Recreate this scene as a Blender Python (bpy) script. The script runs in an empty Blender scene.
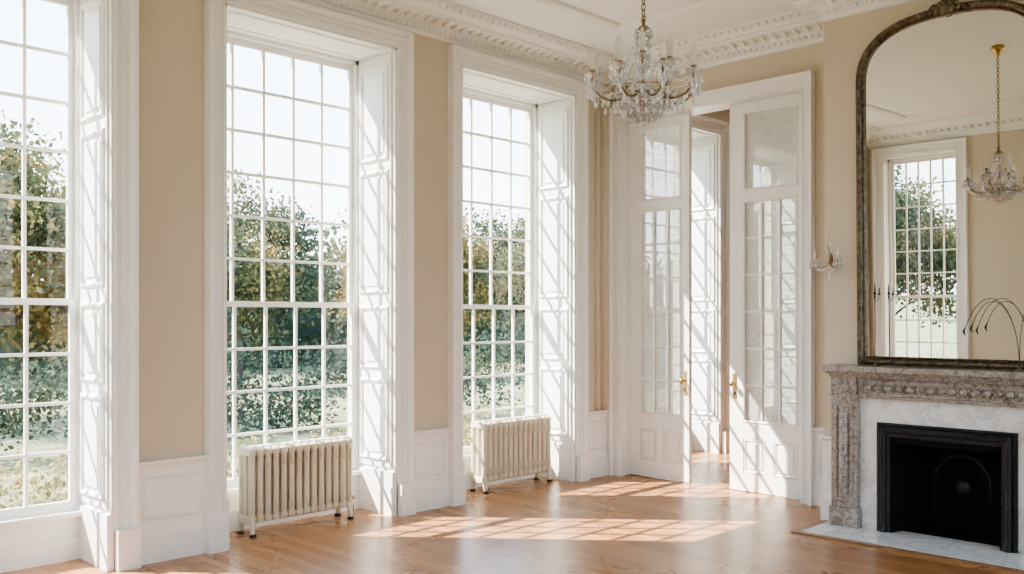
import bpy, bmesh, math, random
import numpy as np
from mathutils import Vector, Matrix
random.seed(7)
sc = bpy.context.scene
try:
    sc.view_settings.look = 'AgX - Medium High Contrast'
except Exception:
    pass
CEIL = 3.92

# ------------------------------------------------------------------ materials
def newmat(name):
    m = bpy.data.materials.new(name); m.use_nodes = True
    nt = m.node_tree; nt.nodes.clear()
    out = nt.nodes.new('ShaderNodeOutputMaterial')
    return m, nt, out
def N(nt, t, **kw):
    n = nt.nodes.new(t)
    for k, v in kw.items(): setattr(n, k, v)
    return n
def ramp(nt, stops):
    r = N(nt, 'ShaderNodeValToRGB')
    els = r.color_ramp.elements
    els[0].position, els[0].color = stops[0][0], (*stops[0][1], 1)
    els[1].position, els[1].color = stops[-1][0], (*stops[-1][1], 1)
    for p, c in stops[1:-1]:
        e = els.new(p); e.color = (*c, 1)
    return r
def paint(name, col, rough=0.5, var=0.04, scale=3.0, bump=0.02, metal=0.0, bscale=60, spec=0.4):
    m, nt, out = newmat(name)
    b = N(nt, 'ShaderNodeBsdfPrincipled')
    tc = N(nt, 'ShaderNodeTexCoord')
    no = N(nt, 'ShaderNodeTexNoise'); no.inputs['Scale'].default_value = scale; no.inputs['Detail'].default_value = 3
    nt.links.new(tc.outputs['Object'], no.inputs['Vector'])
    lo = tuple(max(0, c * (1 - var)) for c in col); hi = tuple(min(1, c * (1 + var)) for c in col)
    r = ramp(nt, [(0.3, lo), (0.7, hi)])
    nt.links.new(no.outputs['Fac'], r.inputs['Fac'])
    nt.links.new(r.outputs['Color'], b.inputs['Base Color'])
    b.inputs['Roughness'].default_value = rough; b.inputs['Metallic'].default_value = metal
    b.inputs['Specular IOR Level'].default_value = spec
    if bump:
        n2 = N(nt, 'ShaderNodeTexNoise'); n2.inputs['Scale'].default_value = bscale; n2.inputs['Detail'].default_value = 4
        nt.links.new(tc.outputs['Object'], n2.inputs['Vector'])
        bp = N(nt, 'ShaderNodeBump'); bp.inputs['Strength'].default_value = bump; bp.inputs['Distance'].default_value = 0.02
        nt.links.new(n2.outputs['Fac'], bp.inputs['Height']); nt.links.new(bp.outputs['Normal'], b.inputs['Normal'])
    nt.links.new(b.outputs['BSDF'], out.inputs['Surface'])
    return m
def marble(name, c_base, c_mid, c_vein, scale=3, rough=0.25, width=0.5):
    m, nt, out = newmat(name)
    b = N(nt, 'ShaderNodeBsdfPrincipled'); tc = N(nt, 'ShaderNodeTexCoord')
    n1 = N(nt, 'ShaderNodeTexNoise'); n1.inputs['Scale'].default_value = scale; n1.inputs['Detail'].default_value = 10
    n1.inputs['Roughness'].default_value = 0.65; n1.inputs['Distortion'].default_value = 1.6
    nt.links.new(tc.outputs['Object'], n1.inputs['Vector'])
    r = ramp(nt, [(0.3, c_base), (0.46, c_mid), (width, c_vein), (0.56, c_mid), (0.75, c_base)])
    nt.links.new(n1.outputs['Fac'], r.inputs['Fac']); nt.links.new(r.outputs['Color'], b.inputs['Base Color'])
    b.inputs['Roughness'].default_value = rough
    nt.links.new(b.outputs['BSDF'], out.inputs['Surface'])
    return m
def wood_floor():
    m, nt, out = newmat('floor_oak')
    b = N(nt, 'ShaderNodeBsdfPrincipled'); tc = N(nt, 'ShaderNodeTexCoord')
    br = N(nt, 'ShaderNodeTexBrick'); br.offset = 0.37; br.offset_frequency = 2
    br.inputs['Scale'].default_value = 1; br.inputs['Brick Width'].default_value = 1.1; br.inputs['Row Height'].default_value = 0.075
    br.inputs['Mortar Size'].default_value = 0.0014; br.inputs['Mortar Smooth'].default_value = 0.3; br.inputs['Bias'].default_value = 0
    br.inputs['Color1'].default_value = (0.50, 0.262, 0.118, 1); br.inputs['Color2'].default_value = (0.34, 0.163, 0.068, 1)
    br.inputs['Mortar'].default_value = (0.10, 0.045, 0.02, 1)
    nt.links.new(tc.outputs['Object'], br.inputs['Vector'])
    mp = N(nt, 'ShaderNodeMapping'); mp.inputs['Scale'].default_value = (2.0, 30, 1)
    nt.links.new(tc.outputs['Object'], mp.inputs['Vector'])
    no = N(nt, 'ShaderNodeTexNoise'); no.inputs['Scale'].default_value = 2; no.inputs['Detail'].default_value = 8; no.inputs['Roughness'].default_value = .7
    nt.links.new(mp.outputs['Vector'], no.inputs['Vector'])
    r = ramp(nt, [(0.3, (0.58, 0.53, 0.49)), (0.7, (1.15, 1.15, 1.15))])
    nt.links.new(no.outputs['Fac'], r.inputs['Fac'])
    mx = N(nt, 'ShaderNodeMix', data_type='RGBA', blend_type='MULTIPLY'); mx.inputs[0].default_value = 0.85
    nt.links.new(br.outputs['Color'], mx.inputs[6]); nt.links.new(r.outputs['Color'], mx.inputs[7])
    nt.links.new(mx.outputs[2], b.inputs['Base Color'])
    n3 = N(nt, 'ShaderNodeTexNoise'); n3.inputs['Scale'].default_value = 1.2; n3.inputs['Detail'].default_value = 4
    nt.links.new(tc.outputs['Object'], n3.inputs['Vector'])
    mr = N(nt, 'ShaderNodeMapRange'); mr.inputs['To Min'].default_value = 0.18; mr.inputs['To Max'].default_value = 0.38
    nt.links.new(n3.outputs['Fac'], mr.inputs['Value']); nt.links.new(mr.outputs['Result'], b.inputs['Roughness'])
    bp = N(nt, 'ShaderNodeBump'); bp.inputs['Strength'].default_value = 0.25; bp.inputs['Distance'].default_value = 0.002
    ad = N(nt, 'ShaderNodeMath', operation='ADD')
    iv = N(nt, 'ShaderNodeMath', operation='MULTIPLY'); iv.inputs[1].default_value = -1
    nt.links.new(br.outputs['Fac'], iv.inputs[0]); nt.links.new(iv.outputs[0], ad.inputs[0]); nt.links.new(no.outputs['Fac'], ad.inputs[1])
    nt.links.new(ad.outputs[0], bp.inputs['Height']); nt.links.new(bp.outputs['Normal'], b.inputs['Normal'])
    nt.links.new(b.outputs['BSDF'], out.inputs['Surface'])
    return m
def glass_mat(name, gloss=0.03, tint=(1, 1, 1)):
    m, nt, out = newmat(name)
    t = N(nt, 'ShaderNodeBsdfTransparent'); t.inputs['Color'].default_value = (*tint, 1)
    g = N(nt, 'ShaderNodeBsdfGlossy'); g.inputs['Roughness'].default_value = 0.01
    tc = N(nt, 'ShaderNodeTexCoord'); no = N(nt, 'ShaderNodeTexNoise'); no.inputs['Scale'].default_value = 2.5
    nt.links.new(tc.outputs['Object'], no.inputs['Vector'])
    bp = N(nt, 'ShaderNodeBump'); bp.inputs['Strength'].default_value = 0.1; nt.links.new(no.outputs['Fac'], bp.inputs['Height'])
    nt.links.new(bp.outputs['Normal'], g.inputs['Normal'])
    mx = N(nt, 'ShaderNodeMixShader'); mx.inputs[0].default_value = gloss
    nt.links.new(t.outputs[0], mx.inputs[1]); nt.links.new(g.outputs[0], mx.inputs[2]); nt.links.new(mx.outputs[0], out.inputs['Surface'])
    return m
def obscure_glass():
    m, nt, out = newmat('obscured_door_glass')
    t = N(nt, 'ShaderNodeBsdfTransparent'); t.inputs['Color'].default_value = (0.93, 0.97, 0.95, 1)
    p = N(nt, 'ShaderNodeBsdfTranslucent'); p.inputs['Color'].default_value = (0.87, 0.91, 0.89, 1)
    d = N(nt, 'ShaderNodeBsdfPrincipled'); d.inputs['Base Color'].default_value = (0.68, 0.72, 0.70, 1); d.inputs['Roughness'].default_value = 0.2
    a = N(nt, 'ShaderNodeMixShader'); a.inputs[0].default_value = 0.5
    nt.links.new(p.outputs[0], a.inputs[1]); nt.links.new(d.outputs[0], a.inputs[2])
    tc = N(nt, 'ShaderNodeTexCoord'); w = N(nt, 'ShaderNodeTexNoise'); w.inputs['Scale'].default_value = 16; w.inputs['Detail'].default_value = 3
    mp = N(nt, 'ShaderNodeMapping'); mp.inputs['Scale'].default_value = (1, 1, 2.2)
    nt.links.new(tc.outputs['Object'], mp.inputs['Vector']); nt.links.new(mp.outputs[0], w.inputs['Vector'])
    mr = N(nt, 'ShaderNodeMapRange'); mr.inputs['From Min'].default_value = .3; mr.inputs['From Max'].default_value = .7
    mr.inputs['To Min'].default_value = .70; mr.inputs['To Max'].default_value = .88
    nt.links.new(w.outputs['Fac'], mr.inputs['Value'])
    mx = N(nt, 'ShaderNodeMixShader')
    nt.links.new(mr.outputs[0], mx.inputs[0])
    nt.links.new(t.outputs[0], mx.inputs[1]); nt.links.new(a.outputs[0], mx.inputs[2]); nt.links.new(mx.outputs[0], out.inputs['Surface'])
    return m
def crystal_mat():
    m, nt, out = newmat('cut_crystal')
    t = N(nt, 'ShaderNodeBsdfTransparent'); t.inputs['Color'].default_value = (0.93, 0.94, 0.95, 1)
    g = N(nt, 'ShaderNodeBsdfPrincipled'); g.inputs['Base Color'].default_value = (0.92, 0.92, 0.92, 1)
    g.inputs['Roughness'].default_value = 0.05; g.inputs['Metallic'].default_value = 0.7
    tc = N(nt, 'ShaderNodeTexCoord'); no = N(nt, 'ShaderNodeTexNoise'); no.inputs['Scale'].default_value = 40
    nt.links.new(tc.outputs['Object'], no.inputs['Vector'])
    bp = N(nt, 'ShaderNodeBump'); bp.inputs['Strength'].default_value = 0.2; nt.links.new(no.outputs['Fac'], bp.inputs['Height']); nt.links.new(bp.outputs[0], g.inputs['Normal'])
    mx = N(nt, 'ShaderNodeMixShader'); mx.inputs[0].default_value = 0.55
    nt.links.new(t.outputs[0], mx.inputs[1]); nt.links.new(g.outputs[0], mx.inputs[2]); nt.links.new(mx.outputs[0], out.inputs['Surface'])
    return m
def leaf_mat(name, stops, nscale=0.6):
    m, nt, out = newmat(name)
    tc = N(nt, 'ShaderNodeTexCoord'); oi = N(nt, 'ShaderNodeObjectInfo')
    ad = N(nt, 'ShaderNodeVectorMath', operation='ADD')
    nt.links.new(tc.outputs['Object'], ad.inputs[0]); nt.links.new(oi.outputs['Location'], ad.inputs[1])
    n1 = N(nt, 'ShaderNodeTexNoise'); n1.inputs['Scale'].default_value = nscale; n1.inputs['Detail'].default_value = 8; n1.inputs['Roughness'].default_value = .75
    nt.links.new(ad.outputs[0], n1.inputs['Vector'])
    r = ramp(nt, stops); nt.links.new(n1.outputs['Fac'], r.inputs['Fac'])
    d = N(nt, 'ShaderNodeBsdfDiffuse'); tr = N(nt, 'ShaderNodeBsdfTranslucent')
    nt.links.new(r.outputs[0], d.inputs[0]); nt.links.new(r.outputs[0], tr.inputs[0])
    mx = N(nt, 'ShaderNodeMixShader'); mx.inputs[0].default_value = 0.3
    nt.links.new(d.outputs[0], mx.inputs[1]); nt.links.new(tr.outputs[0], mx.inputs[2]); nt.links.new(mx.outputs[0], out.inputs['Surface'])
    return m

M_WALL = paint('wall_beige_paint', (0.61, 0.54, 0.425), 0.7, 0.03, 1.2, 0.03, bscale=120)
M_WHITE = paint('white_gloss_paint', (0.85, 0.845, 0.825), 0.35, 0.02, 2, 0.01)
M_CEIL = paint('ceiling_plaster', (0.84, 0.835, 0.81), 0.85, 0.02, 2, 0.02)
M_FLOOR = wood_floor()
M_GLASS = glass_mat('window_glass')
M_DGLASS = obscure_glass()
M_RAD = paint('radiator_cream_enamel', (0.70, 0.625, 0.485), 0.4, 0.06, 8, 0.05)
M_DARK = paint('dark_iron', (0.012, 0.012, 0.013), 0.38, 0.2, 10, 0.08, spec=0.5)
M_SOOT = paint('sooty_fireback', (0.005, 0.005, 0.005), 0.85, 0.3, 12, 0.2, spec=.2)
M_MARB = marble('brown_pink_marble', (0.145, 0.115, 0.098), (0.255, 0.215, 0.185), (0.47, 0.43, 0.385), 13, 0.3)
M_WMARB = marble('white_marble', (0.80, 0.80, 0.79), (0.775, 0.77, 0.76), (0.60, 0.60, 0.605), 2.6, 0.2)
M_BRONZE = paint('aged_bronze_gilt', (0.15, 0.12, 0.085), 0.38, 0.45, 30, 0.3, metal=0.75)
M_BRASS = paint('brass', (0.62, 0.42, 0.18), 0.25, 0.1, 10, 0.0, metal=1.0)
M_ABRASS = paint('antique_brass', (0.26, 0.19, 0.11), 0.35, 0.2, 20, 0.0, metal=0.9)
M_CRYS = crystal_mat()
M_CANDLE = paint('candle_ivory', (0.74, 0.69, 0.60), 0.5, 0.02, 5, 0)
M_WOODB = paint('hearth_border_oak', (0.28, 0.15, 0.075), 0.35, 0.2, 20, 0.05)
M_BARK = paint('bark', (0.09, 0.075, 0.065), 0.9, 0.3, 6, 0.4)
M_GRASS = paint('garden_grass', (0.17, 0.165, 0.085), 0.9, 0.6, 1.5, 0.3, bscale=20)
m, nt, out = newmat('mirror_silver')
_b = N(nt, 'ShaderNodeBsdfPrincipled'); _b.inputs['Metallic'].default_value = 1; _b.inputs['Roughness'].default_value = 0.0
_b.inputs['Base Color'].default_value = (0.76, 0.775, 0.745, 1); nt.links.new(_b.outputs[0], out.inputs[0]); M_MIRROR = m

# ------------------------------------------------------------------ mesh builder
class MB:
    def __init__(s): s.v = []; s.f = []; s.m = []; s.mats = []; s.sm = []
    def mi(s, mat):
        if mat not in s.mats: s.mats.append(mat)
        return s.mats.index(mat)
    def add(s, verts, faces, mat, smooth=False):
        o = len(s.v); k = s.mi(mat)
        s.v += [tuple(p) for p in verts]
        for f in faces: s.f.append([i + o for i in f]); s.m.append(k); s.sm.append(smooth)
    def box(s, x0, x1, y0, y1, z0, z1, mat, M=None):
        P = [(x, y, z) for x in (x0, x1) for y in (y0, y1) for z in (z0, z1)]
        if M: P = [M(*p) for p in P]
        s.add(P, [(0, 1, 3, 2), (4, 6, 7, 5), (0, 4, 5, 1), (2, 3, 7, 6), (0, 2, 6, 4), (1, 5, 7, 3)], mat)
    def sweep(s, path, prof, M, mat, closed=False, smooth=False, caps=True):
        n = len(path); rings = []
        for i in range(n):
            p = Vector(path[i])
            if closed or 0 < i < n - 1:
                d1 = (p - Vector(path[i - 1])).normalized(); d2 = (Vector(path[(i + 1) % n]) - p).normalized()
            elif i == 0: d1 = d2 = (Vector(path[1]) - p).normalized()
            else: d1 = d2 = (p - Vector(path[i - 1])).normalized()
            n1 = Vector((-d1.y, d1.x)); n2 = Vector((-d2.y, d2.x))
            mm = (n1 + n2) / max(0.2, 1 + n1.dot(n2))
            rings.append([M(p.x + mm.x * a, p.y + mm.y * a, b) for a, b in prof])
        k = len(prof); V = [q for r in rings for q in r]; F = []
        for i in range(n if closed else n - 1):
            j = (i + 1) % n
            for t in range(k):
                u = (t + 1) % k
                F.append((i * k + t, i * k + u, j * k + u, j * k + t))
        if caps and not closed:
            F.append(tuple(range(k))); F.append(tuple((n - 1) * k + t for t in range(k)))
        s.add(V, F, mat, smooth)
    def tube(s, pts, r, mat, seg=8, smooth=True):
        pts = [Vector(p) for p in pts]; n = len(pts)
        rr = r if isinstance(r, (list, tuple)) else [r] * n
        V = []; up = None
        for i, p in enumerate(pts):
            d = (pts[min(i + 1, n - 1)] - pts[max(i - 1, 0)]).normalized()
            if up is None: up = Vector((0, 0, 1)) if abs(d.z) < .9 else Vector((1, 0, 0))
            a = d.cross(up)
            if a.length < 1e-4: a = d.cross(Vector((0.3, 1, 0.2)))
            a.normalize(); b = a.cross(d).normalized(); up = b
            for k in range(seg):
                t = 2 * math.pi * k / seg
                V.append(p + (a * math.cos(t) + b * math.sin(t)) * rr[i])
        F = [(i * seg + k, i * seg + (k + 1) % seg, (i + 1) * seg + (k + 1) % seg, (i + 1) * seg + k) for i in range(n - 1) for k in range(seg)]
        F.append(tuple(range(seg))); F.append(tuple((n - 1) * seg + k for k in range(seg)))
        s.add(V, F, mat, smooth)
    def lathe(s, prof, c, mat, seg=16, axis='z', smooth=True):
        V = []
        for r, h in prof:
            for k in range(seg):
                t = 2 * math.pi * k / seg
                q = (r * math.cos(t), r * math.sin(t), h)
                if axis == 'y': q = (q[0], -q[2], q[1])
                if axis == 'x': q = (q[2], q[0], q[1])
                V.append((c[0] + q[0], c[1] + q[1], c[2] + q[2]))
        n = len(prof)
        F = [(i * seg + k, i * seg + (k + 1) % seg, (i + 1) * seg + (k + 1) % seg, (i + 1) * seg + k) for i in range(n - 1) for k in range(seg)]
        F.append(tuple(range(seg))); F.append(tuple((n - 1) * seg + k for k in range(seg)))
        s.add(V, F, mat, smooth)
    def ball(s, c, r, mat, seg=10, rz=None, ry=None):
        rz = rz or r; ry = ry or r
        V = []; R = 6
        for i in range(R + 1):
            a = math.pi * i / R
            rr = max(math.sin(a), 0.02)
            for k in range(seg):
                t = 2 * math.pi * k / seg
                V.append((c[0] + r * rr * math.cos(t), c[1] + ry * rr * math.sin(t), c[2] + rz * math.cos(a)))
        F = [(i * seg + k, i * seg + (k + 1) % seg, (i + 1) * seg + (k + 1) % seg, (i + 1) * seg + k) for i in range(R) for k in range(seg)]
        F.append(tuple(range(seg))); F.append(tuple(R * seg + k for k in range(seg)))
        s.add(V, F, mat, True)
    def drop(s, c, r, h, mat):     # hanging faceted crystal, top at c
        V = [(c[0], c[1], c[2])]
        for k in range(6):
            t = k * math.pi / 3
            V.append((c[0] + r * math.cos(t), c[1] + r * math.sin(t), c[2] - h * .65))
        V.append((c[0], c[1], c[2] - h))
        F = [(0, 1 + k, 1 + (k + 1) % 6) for k in range(6)] + [(7, 1 + (k + 1) % 6, 1 + k) for k in range(6)]
        s.add(V, F, mat)
    def obj(s, name, parent=None, bevel=0, loc=None):
        me = bpy.data.meshes.new(name); me.from_pydata(s.v, [], s.f)
        for mt in s.mats: me.materials.append(mt)
        me.polygons.foreach_set('material_index', s.m); me.polygons.foreach_set('use_smooth', s.sm)
        bm = bmesh.new(); bm.from_mesh(me); bmesh.ops.recalc_face_normals(bm, faces=bm.faces); bm.to_mesh(me); bm.free()
        o = bpy.data.objects.new(name, me); sc.collection.objects.link(o)
        if loc: o.location = loc
        if parent: o.parent = parent
        if bevel:
            bv = o.modifiers.new('bevel', 'BEVEL'); bv.width = bevel; bv.segments = 2; bv.limit_method = 'ANGLE'; bv.angle_limit = math.radians(50)
        return o
def empty(name, loc=(0, 0, 0)):
    e = bpy.data.objects.new(name, None); e.empty_display_size = .1; e.location = loc; sc.collection.objects.link(e); return e

ML = lambda u, v, w: (w, u, v)
MBk = lambda u, v, w: (u, -w, v)
YF = -6.9
MF = lambda u, v, w: (u, YF + w, v)
YA = -9.3
MA = lambda u, v, w: (u, YA + w, v)
YB = -0.48
MBr = lambda u, v, w: (u, YB - w, v)
MR = lambda u, v, w: (6.6 - w, u, v)

# ------------------------------------------------------------------ room shell
OPEN_TOP = 3.55
wins_left = [(-6.16, -4.74), (-4.03, -2.61), (-1.95, -0.53), (0.53, 1.95), (2.63, 4.05)]
Y0, Y1 = YF, 5.2
b = MB(); ys = [Y0 - .3] + [q for w in wins_left for q in w] + [Y1 + .3]
for i in range(0, len(ys), 2): b.box(-.62, 0, ys[i], ys[i + 1], 0, CEIL, M_WALL)
for w in wins_left: b.box(-.62, 0, w[0], w[1], OPEN_TOP, CEIL, M_WALL)
b.obj('wall_left')
DX0, DX1, DTOP = 0.13, 1.99, 3.38
b = MB()
b.box(0, DX0, 0, .25, 0, CEIL, M_WALL); b.box(DX1, 6.6, 0, .25, 0, CEIL, M_WALL); b.box(DX0, DX1, 0, .25, DTOP, CEIL, M_WALL)
b.obj('wall_back')
BX0, BX1 = 2.40, 4.18
FO0, FO1, FOZ = 2.93, 3.65, 0.69
b = MB()
b.box(BX0, FO0, YB, 0, 0, CEIL, M_WALL); b.box(FO1, BX1, YB, 0, 0, CEIL, M_WALL); b.box(FO0, FO1, YB, 0, FOZ, CEIL, M_WALL)
b.obj('wall_chimney_breast')
fill_wins_right = [(-6.3, -4.9), (-4.2, -2.8), (-2.1, -.7)]  # unseen windows added to this wall to brighten the room with fill light
b = MB(); ys = [YA - .3] + [q for w in fill_wins_right for q in w] + [5.5]
for i in range(0, len(ys), 2): b.box(6.6, 6.85, ys[i], ys[i + 1], 0, CEIL, M_WALL)
for w in fill_wins_right: b.box(6.6, 6.85, w[0], w[1], OPEN_TOP, CEIL, M_WALL)
b.obj('wall_right')
FW = (0.20, 1.19)
b = MB()
b.box(0, FW[0], YF - .3, YF, 0, CEIL, M_WALL); b.box(FW[1], 3.9, YF - .3, YF, 0, CEIL, M_WALL); b.box(FW[0], FW[1], YF - .3, YF, OPEN_TOP, CEIL, M_WALL)
b.obj('wall_front')
AW = (4.35, 6.15)  # unseen alcove window, added to send fill light from behind the camera
b = MB()
b.box(3.9, AW[0], YA - .3, YA, 0, CEIL, M_WALL); b.box(AW[1], 6.6, YA - .3, YA, 0, CEIL, M_WALL); b.box(AW[0], AW[1], YA - .3, YA, OPEN_TOP, CEIL, M_WALL)
b.box(3.7, 3.9, YA - .3, YF - .3, 0, CEIL, M_WALL)
b.obj('wall_alcove')
b = MB(); b.box(0, 6.6, Y1, Y1 + .3, 0, CEIL, M_WALL); b.obj('wall_far_room')
b = MB(); b.box(-.62, 6.85, YA - .3, 5.5, -.15, 0, M_FLOOR); b.obj('floor')
b = MB(); b.box(-.62, 6.85, YA - .3, 5.5, CEIL, CEIL + .2, M_CEIL); b.obj('ceiling')

# ------------------------------------------------------------------ trim
room = [(0, YF), (0, 0), (BX0, 0), (BX0, YB), (BX1, YB), (BX1, 0), (6.6, 0), (6.6, YA), (3.9, YA), (3.9, YF)]
MC = lambda u, v, w: (u, v, CEIL - w)
corn = [(0, 0), (-.27, 0), (-.27, .02), (-.25, .03), (-.235, .055), (-.21, .075), (-.17, .08), (-.165, .10), (-.06, .105), (-.055, .14), (-.035, .155), (-.03, .18), (-.018, .185), (-.014, .215), (0, .22)]
b = MB(); b.sweep(room, corn, MC, M_CEIL, closed=True)
def along(path, closed, step, fn):
    n = len(path)
    for i in range(n if closed else n - 1):
        p = Vector(path[i]); q = Vector(path[(i + 1) % n]); d = q - p; L = d.length; d.normalize()
        nn = Vector((d.y, -d.x)); k = int(L / step)
        for j in range(k):
            fn(p + d * (step * (j + .5) + (L - k * step) / 2), d, nn)
def modil(c, d, nn):
    pts = []
    for a in (-.022, .022):
        for (o, h) in ((.05, .105), (.16, .082), (.165, .10), (.10, .118), (.055, .138)):
            q = c + d * a + nn * o; pts.append((q.x, q.y, CEIL - h))
    b.add(pts, [(0, 1, 2, 3, 4), (5, 6, 7, 8, 9)] + [(i, (i + 1) % 5, (i + 1) % 5 + 5, i + 5) for i in range(5)], M_CEIL)
along(room, True, .095, modil)
def egg(c, d, nn):
    q = c + nn * .035; b.ball((q.x, q.y, CEIL - .165), .018, M_CEIL, 6, rz=.02)
along(room[:7], False, .055, egg)
def leafb(c, d, nn):
    q = c + nn * .25; b.ball((q.x, q.y, CEIL - .04), .02, M_CEIL, 6, rz=.02)
along(room[:7], False, .07, leafb)
b.obj('trim_cornice')
b = MB()
cp = [(-.02, 0), (-.015, .018), (.0, .03), (.02, .032), (.04, .02), (.06, .03), (.075, .012), (.08, 0)]
b.sweep([(.85, YF + .85), (.85, -.95), (5.75, -.95), (5.75, YF + .85)], cp, MC, M_CEIL, closed=True)
b.obj('trim_ceiling_moulding')

CAS = [(0, 0), (0, .028), (.012, .034), (.018, .024), (.045, .024), (.05, .032), (.085, .032), (.092, .05), (.105, .062), (.128, .066), (.13, .06), (.13, 0)]
CW = .13
PM = [(-.012, 0), (-.010, .008), (0, .013), (.008, .007), (.012, 0)]
def rect(u0, u1, v0, v1): return [(u0, v0), (u0, v1), (u1, v1), (u1, v0)]
DADO = .625
def wains(b, M, u0, u1, panels=1):
    b.box(u0, u1, .2, DADO - .02, 0, .012, M_WHITE, M)
    b.sweep([(u0, DADO), (u1, DADO)], [(0, 0), (0, .045), (-.012, .05), (-.022, .04), (-.03, .025), (-.055, .018), (-.06, 0)], M, M_WHITE)
    w = (u1 - u0) / panels
    for k in range(panels):
        a = u0 + k * w + .05; c = u0 + (k + 1) * w - .05
        if c - a > .03:
            b.sweep(rect(a, c, .27, DADO - .11), PM, lambda u, v, q: M(u, v, q + .012), M_WHITE, closed=True)
def baseb(b, M, u0, u1):
    b.sweep([(u0, 0), (u1, 0)], [(0, 0), (0, .03), (.17, .03), (.18, .024), (.195, .022), (.21, .014), (.21, 0)], M, M_WHITE)
segs = [(YF, wins_left[0][0] - CW)] + [(wins_left[i][1] + CW, wins_left[i + 1][0] - CW) for i in range(2)] + [(wins_left[2][1] + CW, 0)]
b = MB(); c = MB()
for s0, s1 in segs: wains(b, ML, s0, s1); baseb(c, ML, s0, s1)
segs2 = [(.25, wins_left[3][0] - CW), (wins_left[3][1] + CW, wins_left[4][0] - CW), (wins_left[4][1] + CW, Y1)]
for s0, s1 in segs2: wains(b, ML, s0, s1); baseb(c, ML, s0, s1)
b.obj('trim_wainscot_left'); c.obj('baseboard_left')
b = MB(); c = MB()
for s0, s1, p in ((DX1 + .1, BX0, 1), (BX1, 6.6, 3)): wains(b, MBk, s0, s1, p); baseb(c, MBk, s0, s1)
wains(b, MBr, BX0, 2.515); wains(b, MBr, 4.06, BX1); baseb(c, MBr, BX0, 2.515); baseb(c, MBr, 4.06, BX1)
MS = lambda u, v, w: (BX0 - w, u, v)
wains(b, MS, YB, 0); baseb(c, MS, YB, 0)
b.obj('trim_wainscot_back'); c.obj('baseboard_back')
b = MB(); c = MB(); wains(b, MF, FW[1] + CW, 3.9, 4); baseb(c, MF, FW[1] + CW, 3.9); b.obj('trim_wainscot_front'); c.obj('baseboard_front')
b = MB(); c = MB(); MFar = lambda u, v, w: (u, Y1 - w, v); wains(b, MFar, 0, 6.6, 7); baseb(c, MFar, 0, 6.6); b.obj('trim_wainscot_far'); c.obj('baseboard_far')
b = MB(); c = MB()
for s0, s1, p in ((YA, -6.43, 3), (-4.77, -4.33, 1), (-2.67, -2.23, 1), (-.57, 0, 1), (.25, Y1, 6)): wains(b, MR, s0, s1, p); baseb(c, MR, s0, s1)
b.obj('trim_wainscot_right'); c.obj('baseboard_right')
b = MB()
for (yy, rr) in ((-.20, .03), (-.09, .045)):
    b.tube([(.0, yy, DADO), (.0, yy, CEIL - .2)], rr, M_WALL, 16)
b.obj('trim_corner_roll')

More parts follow.
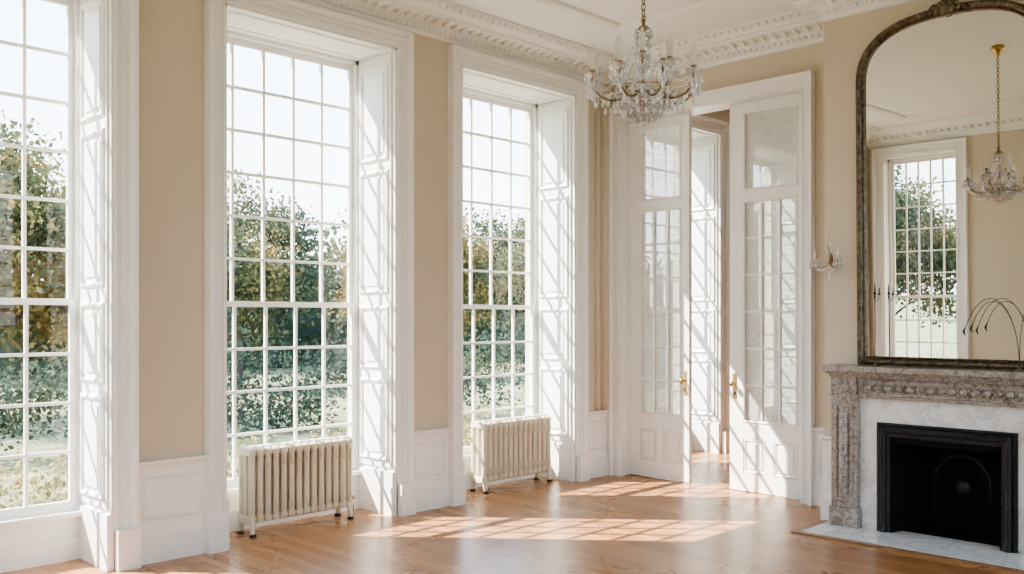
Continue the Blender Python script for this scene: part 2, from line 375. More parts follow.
def window(name, u0, u1, M, D=.45, cols=5, rows=(4, 6), v0=.30, top=OPEN_TOP):
    b = MB()
    b.sweep([(u0, 0), (u0, top), (u1, top), (u1, 0)], CAS, M, M_WHITE)
    for a, c in ((u0 - CW - .008, u0 + .0), (u1 - .0, u1 + CW + .008)):
        b.box(a, c, 0, .24, 0, .078, M_WHITE, M)
    t = .018
    b.box(u0, u0 + t, 0, top, -D - .08, .02, M_WHITE, M); b.box(u1 - t, u1, 0, top, -D - .08, .02, M_WHITE, M)
    b.box(u0, u1, top - t, top, -D - .08, .02, M_WHITE, M)
    if D > .3:
      for side in (0, 1):
        if side: J = lambda a, v, q: M(u1 - t - q, v, a)
        else: J = lambda a, v, q: M(u0 + t + q, v, a)
        aw0, aw1 = -D + .07, -.05
        b.box(aw0 - .035, aw1 + .035, .36, top - .04, 0, .014, M_WHITE, J)
        b.box(-D + .0, .012, 0, .33, 0, .022, M_WHITE, J)
        J2 = lambda a, v, q: J(a, v, q + .014)
        for (a, c) in ((.42, 1.02), (1.12, 1.58), (1.70, 2.62), (2.72, top - .12)):
            b.sweep(rect(aw0, aw1, a, c), [(p * 1.4, h * 1.3) for p, h in PM], J2, M_WHITE, closed=True)
            b.box(aw0 + .05, aw1 - .05, a + .05, c - .05, 0, .008, M_WHITE, J2)
    K = lambda a, e, q: M(a, top - t - q, e)
    if D > .3: b.sweep(rect(u0 + .1, u1 - .1, -D + .08, -.06), PM, K, M_WHITE, closed=True)
    b.box(u0, u1, 0, v0 - .03, -.60 if D > .4 else -D - .05, -D + .03, M_WHITE, M)
    b.box(u0, u1, 0, .14, -D + .03, -D + .05, M_WHITE, M)
    b.box(u0, u1, v0 - .03, v0, -.62 if D > .4 else -D - .05, -D + .07, M_WHITE, M)
    a0, a1 = u0 + t, u1 - t
    zt = top - t
    b.box(a0, a0 + .03, v0, zt, -D - .07, -D + .01, M_WHITE, M); b.box(a1 - .03, a1, v0, zt, -D - .07, -D + .01, M_WHITE, M)
    b.box(a0, a1, zt - .03, zt, -D - .07, -D + .01, M_WHITE, M)
    a0 += .03; a1 -= .03; zt -= .03
    zm = v0 + (zt - v0) * rows[0] / (rows[0] + rows[1]) + .02
    for (z0, z1, nr, w0, w1, bot, tp) in ((v0, zm + .02, rows[0], -D - .025, -D + .005, .06, .038), (zm - .02, zt, rows[1], -D - .06, -D - .03, .038, .045)):
        st = .035
        b.box(a0, a0 + st, z0, z1, w0, w1, M_WHITE, M); b.box(a1 - st, a1, z0, z1, w0, w1, M_WHITE, M)
        b.box(a0 + st, a1 - st, z0, z0 + bot, w0, w1, M_WHITE, M); b.box(a0 + st, a1 - st, z1 - tp, z1, w0, w1, M_WHITE, M)
        g0, g1, h0, h1 = a0 + st, a1 - st, z0 + bot, z1 - tp
        mw = .010
        for k in range(1, cols):
            u = g0 + (g1 - g0) * k / cols; b.box(u - mw, u + mw, h0, h1, w0 + .003, w1 - .003, M_WHITE, M)
        for k in range(1, nr):
            v = h0 + (h1 - h0) * k / nr; b.box(g0, g1, v - mw, v + mw, w0 + .004, w1 - .004, M_WHITE, M)
        wm = (w0 + w1) / 2
        b.add([M(g0, h0, wm), M(g1, h0, wm), M(g1, h1, wm), M(g0, h1, wm)], [(0, 1, 2, 3)], M_GLASS)
    return b.obj(name)
for i, (a, c) in enumerate(wins_left): window('window_%d' % (i + 1), a, c, ML)
window('window_6', FW[0], FW[1], MF, D=.15, cols=5)
window('window_7', AW[0], AW[1], MA, D=.2, cols=6)
for i, (a, c) in enumerate(fill_wins_right): window('window_%d' % (i + 8), a, c, MR, D=.15)

# ------------------------------------------------------------------ door wall
b = MB()
DC = [(a * .1 / .13, h) for a, h in CAS]
b.sweep([(DX0, 0), (DX0, DTOP), (DX1, DTOP), (DX1, 0)], DC, MBk, M_WHITE)
b.box(DX0, DX0 + .015, 0, DTOP, -.25, .02, M_WHITE, MBk); b.box(DX1 - .015, DX1, 0, DTOP, -.25, .02, M_WHITE, MBk); b.box(DX0, DX1, DTOP - .015, DTOP, -.25, .02, M_WHITE, MBk)
MBb = lambda u, v, w: (u, .25 + w, v)
b.sweep([(DX0, 0), (DX0, DTOP), (DX1, DTOP), (DX1, 0)], DC, MBb, M_WHITE)
b.obj('trim_door_casing')
def door(name, x0, x1, sL, sR, knob):
    y0, y1 = .10, .145; b = MB(); H = DTOP - .02
    Mx = lambda u, v, w: (u, y0 - w, v)
    def bx(xa, xb, za, zb, ya, yb_): b.box(xa, xb, ya, yb_, za, zb, M_WHITE)
    bx(x0, x0 + sL, .008, H, y0, y1); bx(x1 - sR, x1, .008, H, y0, y1)
    g0, g1 = x0 + sL, x1 - sR
    for z0, z1 in ((.008, .16), (.46, .60), (2.51, 2.60), (3.28, H)): bx(g0, g1, z0, z1, y0, y1)
    um = (g0 + g1) / 2
    bx(um - .035, um + .035, .16, .46, y0, y1)
    for a, c in ((g0, um - .035), (um + .035, g1)):
        bx(a, c, .16, .46, y0 + .015, y1 - .015)
        b.sweep(rect(a + .012, c - .012, .172, .448), PM, lambda u, v, w: Mx(u, v, w - .015), M_WHITE, closed=True)
        bx(a + .04, c - .04, .20, .42, y0 + .004, y0 + .02)
    for (z0, z1, nc, nr) in ((.60, 2.51, 3, 6), (2.60, 3.28, 1, 1)):
        ym = (y0 + y1) / 2
        b.sweep(rect(g0 + .006, g1 - .006, z0 + .006, z1 - .006), PM, lambda u, v, w: Mx(u, v, w - .004), M_WHITE, closed=True)
        for k in range(1, nc):
            u = g0 + (g1 - g0) * k / nc; bx(u - .009, u + .009, z0, z1, y0 + .008, y1 - .008)
        for k in range(1, nr):
            v = z0 + (z1 - z0) * k / nr; bx(g0, g1, v - .009, v + .009, y0 + .009, y1 - .009)
        b.add([(g0, ym, z0), (g1, ym, z0), (g1, ym, z1), (g0, ym, z1)], [(0, 1, 2, 3)], M_DGLASS)
    b.box(knob - .018, knob + .018, y0 - .005, y0, .80, 1.02, M_BRASS)
    b.lathe([(.008, 0), (.008, .03), (.02, .035), (.026, .05), (.02, .064), (.004, .068)], (knob, y0 - .004, .93), M_BRASS, 14, axis='y')
    b.box(knob - .005, knob + .005, y0 - .01, y0 - .004, .83, .86, M_DARK)
    return b.obj(name)
door('door_1', DX0 + .016, .83, .14, .085, .785)
door('door_2', 1.25, DX1 - .016, .13, .085, 1.30)

# ------------------------------------------------------------------ radiators
def radiator(name, yc, length=.87, n=14, xc=-.22):
    par = empty(name, (xc, yc, 0)); b = MB(); sw = length / n; dep = .18
    for i in range(n):
        y = -length / 2 + sw * (i + .5)
        for xx in (-.066, 0, .066):
            b.tube([(xx, y, .12), (xx, y, .16), (xx, y, .35), (xx, y, .54), (xx, y, .575)], [.026, .024, .023, .024, .026], M_RAD, 8)
        for z0, sgn in ((.12, -1), (.575, 1)):
            prof = []
            for k in range(13):
                a = math.pi * k / 12
                prof.append((dep / 2 * math.cos(a), z0 + sgn * .038 * math.sin(a) ** .7))
            prof += [(-dep / 2, z0 - sgn * .02), (dep / 2, z0 - sgn * .02)]
            V = []; h = sw * .45
            for (q, sc_) in ((-h, .9), (-h * .5, 1), (h * .5, 1), (h, .9)):
                V += [(px * sc_, y + q, z0 + (pz - z0) * sc_) for px, pz in prof]
            k = len(prof); F = [tuple(range(k)), tuple(range(3 * k, 4 * k))]
            for r in range(3):
                F += [(r * k + j, r * k + (j + 1) % k, (r + 1) * k + (j + 1) % k, (r + 1) * k + j) for j in range(k)]
            b.add(V, F, M_RAD, False)
        b.ball((.088, y, .50), .012, M_RAD, 6, rz=.035); b.ball((.088, y, .19), .012, M_RAD, 6, rz=.035)
    for z0 in (.12, .57): b.tube([(0, -length / 2 + .01, z0), (0, length / 2 - .01, z0)], .022, M_RAD, 10)
    b.obj('sections', par)
    f = MB()
    for y in (-length / 2 + .03, length / 2 - .03):
        for x in (-.07, .07):
            f.tube([(x, y, .12), (x * 1.05, y, .07), (x * 1.15, y, .02), (x * 1.2, y, .015)], [.026, .019, .017, .017], M_RAD, 8)
            f.lathe([(.024, 0), (.026, .006), (.018, .02), (.006, .022)], (x * 1.17, y, 0), M_DARK, 12)
    f.obj('feet', par)
    p = MB(); p.tube([(0, length / 2 - .01, .12), (0, length / 2 + .05, .12), (0, length / 2 + .06, .10), (0, length / 2 + .06, .001)], .010, M_RAD, 8)
    p.ball((0, length / 2 + .05, .14), .016, M_ABRASS, 8); p.obj('valve_pipe', par)
    return par
radiator('cast_iron_radiator', -3.33)
radiator('cast_iron_radiator', -1.12)

# ------------------------------------------------------------------ fireplace
CX = 3.29
fp = empty('fireplace')
b = MB()
yf = -.63
for s in (-1, 1):
    xo, xi = CX + s * .765, CX + s * .575
    x0, x1 = min(xo, xi), max(xo, xi)
    b.box(x0 - .012, x1 + .012, yf - .015, YB, 0, .15, M_MARB)
    b.box(x0, x1, yf, YB, .15, .95, M_MARB)
    b.sweep(rect(x0 + .035, x1 - .035, .20, .88), [(p * 1.2, h * 1.3) for p, h in PM], lambda u, v, w: (u, yf - w, v), M_MARB, closed=True)
    b.tube([((x0 + x1) / 2, yf, .25), ((x0 + x1) / 2, yf, .83)], .035, M_MARB, 12)
    b.box(x0 - .008, x1 + .008, yf - .012, YB, .935, .955, M_MARB)
    b.box(x0, x1, yf - .01, YB, .955, 1.08, M_MARB)
    b.lathe([(.05, 0), (.048, .012), (.03, .008), (.026, .02), (.005, .026)], ((x0 + x1) / 2, yf - .01, 1.015), M_MARB, 16, axis='y')
b.box(CX - .575, CX + .575, yf + .01, YB, .935, 1.08, M_MARB)
b.sweep(rect(CX - .54, CX + .54, .965, 1.06), [(p * .9, h) for p, h in PM], lambda u, v, w: (u, yf + .01 - w, v), M_MARB, closed=True)
for k in range(-7, 8):
    b.ball((CX + k * .07, yf + .006, 1.012), .030, M_MARB, 10, rz=.026, ry=.022)
    b.ball((CX + k * .07 + .035, yf + .006, 1.03), .012, M_MARB, 6, rz=.012, ry=.014); b.ball((CX + k * .07 + .035, yf + .006, .99), .012, M_MARB, 6, rz=.012, ry=.014)
b.box(CX - .775, CX + .775, yf - .02, YB, 1.08, 1.10, M_MARB)
b.box(CX - .79, CX + .79, yf - .045, YB, 1.10, 1.12, M_MARB)
b.box(CX - .81, CX + .81, yf - .08, YB, 1.12, 1.162, M_MARB)
b.obj('marble_surround', fp, bevel=.006)
b = MB()
b.box(CX - .575, CX - .44, -.57, YB, 0, .935, M_WMARB); b.box(CX + .44, CX + .575, -.57, YB, 0, .935, M_WMARB); b.box(CX - .44, CX + .44, -.57, YB, .76, .935, M_WMARB)
b.obj('marble_slips', fp)
b = MB()
MI = lambda u, v, w: (u, -.57 - w, v)
IP = [(0, -.08), (0, .02), (.01, .03), (.025, .03), (.03, .045), (.05, .055), (.07, .045), (.075, .03), (.09, .035), (.1, .02), (.1, 0)]
b.sweep([(CX - .35, .012), (CX - .35, .67), (CX + .35, .67), (CX + .35, .012)], IP, MI, M_DARK)
for k in range(30):
    z = .04 + k * .022
    for s in (-1, 1): b.ball((CX + s * .40, -.625, z), .0095, M_DARK, 6)
for k in range(33): b.ball((CX - .352 + k * .022, -.625, .72), .0095, M_DARK, 6)
yb = -.22
prof = [(-.35, -.60), (-.33, -.52), (-.27, -.36), (-.2, yb), (.2, yb), (.27, -.36), (.33, -.52), (.35, -.60)]
V = []
for x, y in prof: V += [(CX + x, y, .012), (CX + x, y, .52), (CX + x * .96, y - (.10 if abs(x) < .3 else .02) , .672)]
b.add(V, [(i * 3 + j, (i + 1) * 3 + j, (i + 1) * 3 + j + 1, i * 3 + j + 1) for i in range(7) for j in range(2)], M_SOOT)
b.box(CX - .35, CX + .35, -.585, -.56, .63, .672, M_SOOT)
b.tube([(CX + .13 * math.cos(t * math.pi / 12), yb - .008, .32 + .13 * math.sin(t * math.pi / 12)) for t in range(25)], .010, M_SOOT, 6)
b.ball((CX, yb, .32), .06, M_DARK, 12, ry=.02)
for k in range(8):
    t = k * math.pi / 4; b.ball((CX + .09 * math.cos(t), yb - .004, .32 + .09 * math.sin(t)), .018, M_SOOT, 6, ry=.012)
b.tube([(CX - .2, yb - .01, .1), (CX - .18, yb - .01, .42), (CX - .1, yb - .01, .52), (CX, yb - .012, .55), (CX + .1, yb - .01, .52), (CX + .18, yb - .01, .42), (CX + .2, yb - .01, .1)], .012, M_DARK, 6)
b.obj('cast_iron_insert', fp)
b = MB()
b.box(CX - .82, CX + .82, -.98, YB, 0, .012, M_WMARB)
b.box(CX - .35, CX + .35, YB, -.02, 0, .012, M_SOOT)
b.obj('hearth_slab', fp)
b = MB()
for (x0, x1, y0, y1) in ((CX - .87, CX - .82, -1.03, YB), (CX + .82, CX + .87, -1.03, YB), (CX - .82, CX + .82, -1.03, -.98)):
    b.box(x0, x1, y0, y1, 0, .010, M_WOODB)
b.obj('hearth_border', fp)

# ------------------------------------------------------------------ mirror (leans forward)
mir = empty('arched_mirror', (CX, YB - .002, 1.165))
hw, zs, arch = .625, 2.00, .43
def outline(off):
    pts = [(-(hw - off), off), (-(hw - off), zs)]
    n = 28
    for k in range(1, n):
        t = math.pi - math.pi * k / n
        c_, s_ = math.cos(t), math.sin(t)
        pts.append(((hw - off) * math.copysign(abs(c_) ** .78, c_), zs + (arch - off) * abs(s_) ** .78))
    pts += [(hw - off, zs), (hw - off, off)]
    return pts
MM = lambda u, v, w: (u, -w, v)
b = MB()
b.sweep(outline(.064), [(q * .85, h * .9) for q, h in [(-.0, 0), (0, .03), (.008, .036), (.014, .028), (.03, .045), (.05, .055), (.062, .045), (.068, .028), (.075, .03), (.078, 0)]], MM, M_BRONZE, closed=True, smooth=False)
o1 = outline(.024)
def resample(pts, step):
    P = [Vector(p) for p in pts] + [Vector(pts[0])]; out_ = []; carry = 0
    for i in range(len(P) - 1):
        d = P[i + 1] - P[i]; L = d.length; t = carry
        while t < L: out_.append(P[i] + d * (t / L)); t += step
        carry = t - L
    return out_
for p in resample(o1, .03): b.ball((p.x, -.046, p.y), .011, M_BRONZE, 6, ry=.010)
for p in resample(outline(.056), .018): b.ball((p.x, -.033, p.y), .0055, M_BRONZE, 5)
zc = zs + arch
for (dx, dz, r) in ((0, 0, .045), (-.05, -.01, .03), (.05, -.01, .03), (-.09, -.015, .022), (.09, -.015, .022), (0, .035, .028), (-.03, .03, .02), (.03, .03, .02), (-.13, -.02, .015), (.13, -.02, .015)):
    b.ball((dx, -.05, zc - .02 + dz), r, M_BRONZE, 10, ry=.025)
for s in (-1, 1):
    b.tube([(s * (.03 + .13 * t / 8), -.055, zc - .02 + .03 * math.sin(t * .7)) for t in range(9)], [.012 - .001 * t for t in range(9)], M_BRONZE, 6)
b.obj('frame', mir)
b = MB()
g = outline(.063)
b.add([(x, -.012, z) for x, z in g] , [tuple(range(len(g)))], M_MIRROR)
go = b.obj('mirror_glass', mir)
b = MB(); g = outline(.06)
n = len(g)
b.add([(x, 0, z) for x, z in g] + [(x, -.010, z) for x, z in g], [tuple(range(n)), tuple(range(n, 2 * n))] + [(i, (i + 1) % n, (i + 1) % n + n, i + n) for i in range(n)], M_WOODB)
b.obj('backing_board', mir)
mir.rotation_euler = (math.radians(.85), 0, 0)

# ------------------------------------------------------------------ chandelier
def bez(p, n=12):
    out_ = []
    for i in range(n + 1):
        t = i / n
        out_.append(tuple((1 - t) ** 3 * p[0][k] + 3 * (1 - t) ** 2 * t * p[1][k] + 3 * (1 - t) * t * t * p[2][k] + t ** 3 * p[3][k] for k in range(3)))
    return out_
ch = empty('crystal_chandelier', (2.79, -3.25, 2.455))
H = CEIL - 2.455
b = MB(); cr = MB(); cd = MB()
b.lathe([(.005, H - .10), (.02, H - .09), (.03, H - .06), (.055, H - .045), (.06, H - .03), (.05, H)], (0, 0, 0), M_BRASS, 20)
z = .52; k = 0
while z < H - .10:
    a = math.pi / 2 * (k % 2)
    pts = [(math.cos(a) * .011 * math.cos(t), math.sin(a) * .011 * math.cos(t), z + .016 + .02 * math.sin(t)) for t in [2 * math.pi * j / 10 for j in range(11)]]
    b.tube(pts, .003, M_ABRASS, 5); z += .031; k += 1
b.lathe([(.004, .54), (.010, .53), (.008, .51), (.02, .50), (.03, .49), (.014, .48), (.008, .46), (.008, .12), (.02, .10), (.03, .13), (.02, .16), (.008, .17)], (0, 0, 0), M_ABRASS, 14)
cr.lathe([(.012, .47), (.03, .44), (.022, .41), (.014, .38), (.03, .34), (.042, .31), (.03, .27), (.016, .24), (.03, .21), (.05, .18), (.055, .16), (.02, .15)], (0, 0, 0), M_CRYS, 12, smooth=False)
cr.lathe([(.02, .13), (.06, .12), (.085, .14), (.09, .15), (.06, .115), (.02, .10)], (0, 0, 0), M_CRYS, 16, smooth=False)
def strand(p, q, sag, n, r):
    P = Vector(p); Q = Vector(q)
    for i in range(n + 1):
        t = i / n; c_ = P.lerp(Q, t); c_.z -= sag * 4 * t * (1 - t)
        cr.drop((c_.x, c_.y, c_.z + r), r, r * 2.2, M_CRYS)
tiers = [(8, .265, .235, .0, .095), (4, .13, .31, .39, .09)]
cups = []
for (n, R, zc_, ph, chh) in tiers:
    for i in range(n):
        a = 2 * math.pi * i / n + ph + .2
        ca, sa = math.cos(a), math.sin(a)
        q = lambda r, z: (ca * r, sa * r, z)
        b.tube(bez([q(.02, .19), q(R * .45, .10 + (zc_ - .24)), q(R * 1.0, .10 + (zc_ - .24)), q(R, zc_)], 12), .0058, M_ABRASS, 6)
        cr.lathe([(.006, zc_ - .012), (.02, zc_ - .008), (.036, zc_ + .004), (.042, zc_ + .014), (.03, zc_ + .004), (.01, zc_)], (ca * R, sa * R, 0), M_CRYS, 12, smooth=False)
        b.lathe([(.006, zc_), (.013, zc_ + .01), (.010, zc_ + .02), (.016, zc_ + .03), (.013, zc_ + .034)], (ca * R, sa * R, 0), M_ABRASS, 10)
        cd.lathe([(.0135, zc_ + .03), (.0135, zc_ + .03 + chh), (.004, zc_ + .034 + chh)], (ca * R, sa * R, 0), M_CANDLE, 10)
        cd.ball((ca * R, sa * R, zc_ + .045 + chh), .007, M_CANDLE, 8, rz=.016)
        for j in range(9):
            t = 2 * math.pi * j / 9
            x, y = ca * R + .038 * math.cos(t), sa * R + .038 * math.sin(t)
            cr.drop((x, y, zc_ + .006), .0065, .018, M_CRYS); cr.drop((x, y, zc_ - .014), .0105, .052, M_CRYS)
        for j in range(5):
            t = 2 * math.pi * j / 5
            cr.drop((ca * R + .018 * math.cos(t), sa * R + .018 * math.sin(t), zc_ - .02), .010, .06, M_CRYS)
        cr.drop((ca * R, sa * R, zc_ - .03), .014, .085, M_CRYS)
        for j in range(6):
            t = .25 + .11 * j; rr = R * t
            cr.drop((ca * rr, sa * rr, zc_ - .105), .0095, .05, M_CRYS)
        cups.append((ca * R, sa * R, zc_))
for i in range(8):
    p, q = cups[i], cups[(i + 1) % 8]
    strand(p, q, .05, 10, .0085); strand(p, q, .085, 12, .0075)
    if i % 2 == 0: strand((p[0] * .14, p[1] * .14, .47), (p[0] * .95, p[1] * .95, p[2] + .01), .10, 18, .006)
    strand((p[0] * .6, p[1] * .6, .16), (p[0] * .1, p[1] * .1, .03), .025, 10, .0105)
    m_ = ((p[0] + q[0]) / 2 * .6, (p[1] + q[1]) / 2 * .6)
    strand((m_[0], m_[1], .15), (m_[0] * .1, m_[1] * .1, .03), .025, 10, .0105)
for ringr, rz, n, L in ((.19, .175, 26, .06), (.145, .145, 22, .065), (.10, .11, 16, .065), (.055, .075, 11, .06), (.04, .48, 10, .045), (.035, .44, 8, .05)):
    b.tube([(ringr * math.cos(2 * math.pi * t / 24), ringr * math.sin(2 * math.pi * t / 24), rz) for t in range(25)], .0025, M_ABRASS, 5)
    for j in range(n):
        t = 2 * math.pi * j / n; cr.drop((ringr * math.cos(t), ringr * math.sin(t), rz), .0115, L, M_CRYS)
cr.ball((0, 0, .02), .02, M_CRYS, 8)
b.tube([(0, 0, .12), (0, 0, .02)], .003, M_ABRASS, 5)
b.obj('brass_arms_and_chain', ch); cr.obj('crystals', ch); cd.obj('candles', ch)

# ------------------------------------------------------------------ wall sconce
sn = empty('crystal_wall_sconce', (2.462, YB, 1.90))
b = MB(); cr = MB(); cd = MB()
b.lathe([(.03, 0), (.032, .006), (.022, .012), (.01, .02), (.012, .035), (.004, .04)], (0, 0, 0), M_ABRASS, 16, axis='y')
b.ball((0, -.01, .05), .012, M_ABRASS, 8, rz=.03)
b.tube([(0, -.02, 0), (0, -.05, .06), (0, -.05, .16)], .003, M_ABRASS, 6)
cr.drop((0, -.05, .20), .010, .05, M_CRYS)
for s in (-1, 1):
    b.tube(bez([(0, -.03, 0), (s * .05, -.08, -.05), (s * .09, -.10, -.04), (s * .09, -.10, .02)], 10), .0038, M_ABRASS, 6)
    cr.lathe([(.005, .012), (.022, .018), (.034, .028), (.03, .024), (.008, .02)], (s * .09, -.10, 0), M_CRYS, 12, smooth=False)
    cd.lathe([(.009, .025), (.009, .085), (.003, .088)], (s * .09, -.10, 0), M_CANDLE, 8)
    cd.ball((s * .09, -.10, .10), .006, M_CANDLE, 6, rz=.014)
    for j in range(8):
        t = 2 * math.pi * j / 8; cr.drop((s * .09 + .031 * math.cos(t), -.10 + .031 * math.sin(t), .024), .010, .065, M_CRYS)
    for i in range(10):
        t = i / 9; cr.drop((s * .09 * t, -.05 - .05 * t, .15 * (1 - t) + .03 - .16 * t * (1 - t)), .009, .02, M_CRYS)
        cr.drop((s * .09 * t, -.05 - .05 * t, .01 - .18 * t * (1 - t)), .009, .024, M_CRYS)
for i in range(6): cr.drop((0, -.05, .0 - i * .02), .013 - .0005 * i, .028, M_CRYS)
b.obj('brass_arms', sn); cr.obj('crystals', sn); cd.obj('candles', sn)

# ------------------------------------------------------------------ mantel ornaments
MZ = 1.162
o = empty('slender_table_lamp', (2.84, -.62, MZ))
b = MB()
b.lathe([(.03, 0), (.03, .006), (.012, .012), (.006, .03), (.004, .04)], (0, 0, 0), M_BRONZE, 16)
b.tube([(0, 0, .01), (.002, 0, .25), (0, 0, .49)], .0032, M_DARK, 6)
b.lathe([(.004, .47), (.007, .48), (.005, .50), (.010, .51), (.010, .515), (.005, .52), (.004, .56), (.001, .585)], (0, 0, 0), M_DARK, 12)
b.tube(bez([(0, 0, .45), (.012, 0, .46), (.03, 0, .46), (.03, 0, .50)], 8), .0024, M_DARK, 6)
b.lathe([(.002, .495), (.010, .50), (.009, .505), (.005, .51), (.004, .54), (.001, .56)], (.03, 0, 0), M_DARK, 10)
b.obj('lamp_body', o)
o = empty('arching_twig_ornament', (3.76, -.62, MZ))
b = MB()
b.lathe([(.03, 0), (.03, .008), (.012, .014), (.005, .03)], (0, 0, 0), M_BRONZE, 16)
for (tx, ty, tz, hz) in ((-.32, 0, .28, .62), (-.27, -.02, .30, .58), (.07, -.01, .30, .48)):
    pts = bez([(0, 0, .01), (.0, 0, hz * .75), (tx * .65, ty, hz), (tx, ty, tz)], 16)
    b.tube(pts, .0024, M_DARK, 5)
    e = pts[-1]
    b.tube([e, (e[0] - .012, e[1], e[2] - .03), (e[0] - .002, e[1], e[2] - .06)], [.003, .008, .0008], M_DARK, 6)
b.obj('twigs', o)

# ------------------------------------------------------------------ garden
rng = np.random.default_rng(3)
def leaf_cloud(centers, radii, per, size):
    n = len(centers) * per
    c = np.repeat(np.array(centers), per, 0) + np.clip(rng.normal(0, 1, (n, 3)), -2.2, 2.2) * np.repeat(np.array(radii), per, 0)
    a = rng.normal(0, 1, (n, 3)); a /= np.linalg.norm(a, axis=1)[:, None]
    t = rng.normal(0, 1, (n, 3)); bb = np.cross(a, t); bb /= np.linalg.norm(bb, axis=1)[:, None]
    s = size * rng.uniform(.6, 1.3, (n, 1)); a = a * s; bb = bb * s * .6
    V = np.stack([c - a, c + bb, c + a, c - bb], 1).reshape(-1, 3)
    F = np.arange(n * 4).reshape(-1, 4)
    return V.tolist(), F.tolist()
L_AUT = leaf_mat('autumn_leaves', [(0.36, (0.065, 0.085, 0.055)), (0.46, (0.12, 0.13, 0.065)), (0.54, (0.28, 0.21, 0.085)), (0.66, (0.42, 0.23, 0.09))], .5)  # tree and shrub leaf tones lightened and greyed to paint in distant haze
L_GRN = leaf_mat('green_leaves', [(0.35, (0.05, 0.075, 0.06)), (0.48, (0.09, 0.115, 0.072)), (0.56, (0.17, 0.165, 0.08)), (0.68, (0.34, 0.24, 0.10))], .5)
L_SHR = leaf_mat('shrub_leaves', [(0.35, (0.035, 0.06, 0.052)), (0.5, (0.065, 0.09, 0.065)), (0.6, (0.12, 0.13, 0.08)), (0.72, (0.22, 0.19, 0.09))], .6)
L_BED = leaf_mat('border_leaves', [(0.35, (0.09, 0.12, 0.05)), (0.5, (0.22, 0.21, 0.09)), (0.6, (0.40, 0.30, 0.13)), (0.72, (0.45, 0.27, 0.13))], 1.2)
def tree_mesh(name, H, R, mat, per=480, ncl=48, size=.075, z0=.15):
    b = MB()
    b.tube([(0, 0, 0), (.1, .05, H * .3), (0, .1, H * .6), (.05, 0, H * .85)], [.20, .15, .09, .03], M_BARK, 8)
    cs = []; rs = []
    for i in range(ncl):
        u = rng.normal(0, 1, 3); u /= np.linalg.norm(u); r = rng.uniform(.25, 1) ** .6
        zz = H * (z0 + (1 - z0) / 2) + u[2] * r * H * (1 - z0) / 2 * .85
        c_ = (u[0] * r * R, u[1] * r * R, zz); cs.append(c_); rs.append((R * .16, R * .16, H * .055))
        if i % 3 == 0:
            zb = max(H * .2, zz - R * .5)
            b.tube([(0, .05, zb * .9), (c_[0] * .5, c_[1] * .5, (zb + zz) / 2), c_], [.06, .035, .01], M_BARK, 5)
    V, F = leaf_cloud(cs, rs, per, size); b.add(V, F, mat)
    return b.obj(name)
GZ = -.7
t1 = tree_mesh('autumn_tree', 6.2, 2.5, L_AUT); t1.location = (-15.5, -1.0, GZ)
t2 = tree_mesh('green_tree', 6.6, 2.7, L_GRN); t2.location = (-20.5, 7.4, GZ)
def inst(src, name, loc, rot, s):
    o = bpy.data.objects.new(name, src.data); o.location = loc; o.rotation_euler = (0, 0, rot); o.scale = (s, s, s); sc.collection.objects.link(o)
inst(t1, 'autumn_tree.001', (-20.5, 14.8, GZ), 2.1, 1.15)
inst(t2, 'green_tree.001', (-22.5, 22.8, GZ), 1.1, 1.15)
inst(t2, 'green_tree.002', (-16.5, -9.5, GZ), 2.6, 1.1)
inst(t1, 'autumn_tree.002', (-15.5, 30.5, GZ), .7, 1.2)
inst(t2, 'green_tree.003', (-7, 33, GZ), 2.0, 1.1)
inst(t1, 'autumn_tree.003', (1.5, -22, GZ), 2.6, 1.0)
inst(t2, 'green_tree.004', (-6.5, -22.5, GZ), 1.6, 1.0)
b = MB(); cs = []; rs = []
for i in range(170):
    y = -8 + i * .2
    cs.append((-9.6 - rng.uniform(0, .9), y, GZ + rng.uniform(.3, 1.6 + .35 * math.sin(i * .31)))); rs.append((.3, .28, .26))
V, F = leaf_cloud(cs, rs, 240, .05); b.add(V, F, L_SHR); b.obj('shrub_border')
b = MB(); cs = []; rs = []
for i in range(90):
    cs.append((-4.6 - rng.uniform(0, 2.0), -6 + i * .24, GZ + rng.uniform(.05, .4))); rs.append((.25, .25, .13))
V, F = leaf_cloud(cs, rs, 130, .045); b.add(V, F, L_BED); b.obj('flower_bed_planting')
b = MB(); cs = []; rs = []
for i in range(200):
    y = -16 + i * .36; cs.append((-30 - rng.uniform(0, 2.5), y, GZ + rng.uniform(.4, 5.2))); rs.append((.8, .7, .8))
V, F = leaf_cloud(cs, rs, 240, .2); b.add(V, F, L_GRN)
nn_ = 60; V = []
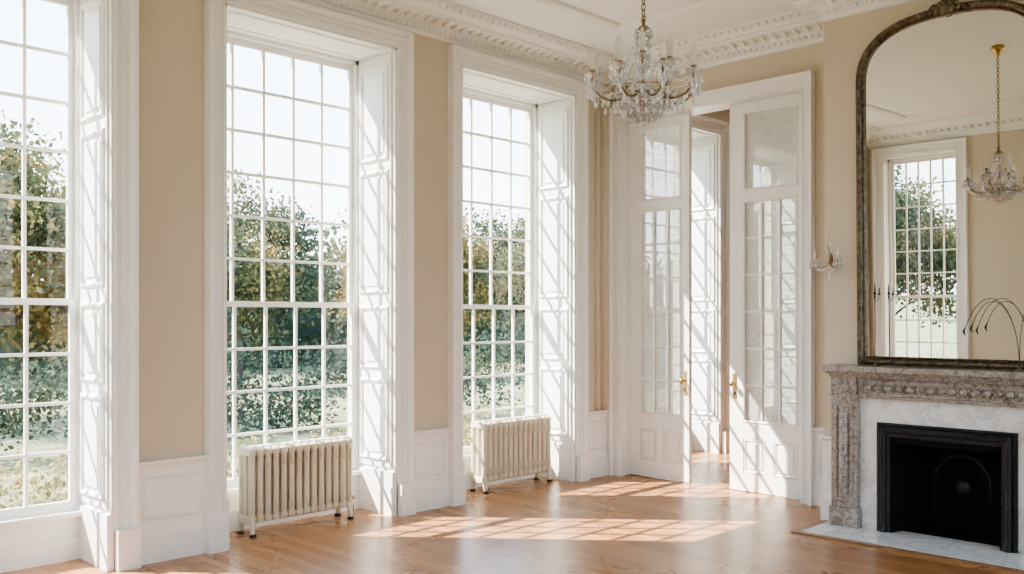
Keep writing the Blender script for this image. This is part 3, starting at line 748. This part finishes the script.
for i in range(nn_):
    y = -20 + i * 1.35
    for (xx, zz) in ((-30.2, 0), (-30.0 + rng.uniform(-.3, .3), 2.0), (-30.6, 3.2 + rng.uniform(-.8, .8)), (-32.5, 3.0), (-33, 0)): V.append((xx, y, GZ + zz))
b.add(V, [(i * 5 + k, (i + 1) * 5 + k, (i + 1) * 5 + k + 1, i * 5 + k + 1) for i in range(nn_ - 1) for k in range(4)], L_SHR)
b.obj('distant_tree_line')
b = MB(); b.box(-400, 300, -400, 400, GZ - .3, GZ, M_GRASS); b.obj('garden_ground')

# ------------------------------------------------------------------ light
w = bpy.data.worlds.new('sky_world'); sc.world = w; w.use_nodes = True
nt = w.node_tree; nt.nodes.clear()
wo = nt.nodes.new('ShaderNodeOutputWorld'); bg = nt.nodes.new('ShaderNodeBackground')
tc = nt.nodes.new('ShaderNodeTexCoord'); sx = nt.nodes.new('ShaderNodeSeparateXYZ'); nt.links.new(tc.outputs['Generated'], sx.inputs[0])
r = nt.nodes.new('ShaderNodeValToRGB'); r.color_ramp.elements[0].position = 0.0; r.color_ramp.elements[0].color = (.92, .96, 1, 1)
r.color_ramp.elements[1].position = .5; r.color_ramp.elements[1].color = (.48, .70, 1, 1)
nt.links.new(sx.outputs['Z'], r.inputs[0]); nt.links.new(r.outputs[0], bg.inputs[0]); bg.inputs[1].default_value = 6.2
nt.links.new(bg.outputs[0], wo.inputs[0])
sun = bpy.data.lights.new('sun', 'SUN'); sun.energy = 30; sun.angle = math.radians(.4); sun.color = (1, .92, .81)
so = bpy.data.objects.new('sun', sun); sc.collection.objects.link(so)
az = Vector((.76, .65)).normalized(); el = math.radians(45)
d = Vector((az.x * math.cos(el), az.y * math.cos(el), -math.sin(el)))
so.rotation_euler = d.to_track_quat('-Z', 'Y').to_euler(); so.location = (-10, -10, 15)

# ------------------------------------------------------------------ camera
cam = bpy.data.cameras.new('camera'); co = bpy.data.objects.new('camera', cam); sc.collection.objects.link(co)
cam.sensor_width = 36; cam.lens = 925 / 1024 * 36; cam.shift_y = (318 - 287) / 1024
co.location = (5.558, -7.007, 1.5); co.rotation_euler = (math.radians(90), 0, math.radians(44.47))
cam.clip_start = .05; cam.clip_end = 600
sc.camera = co
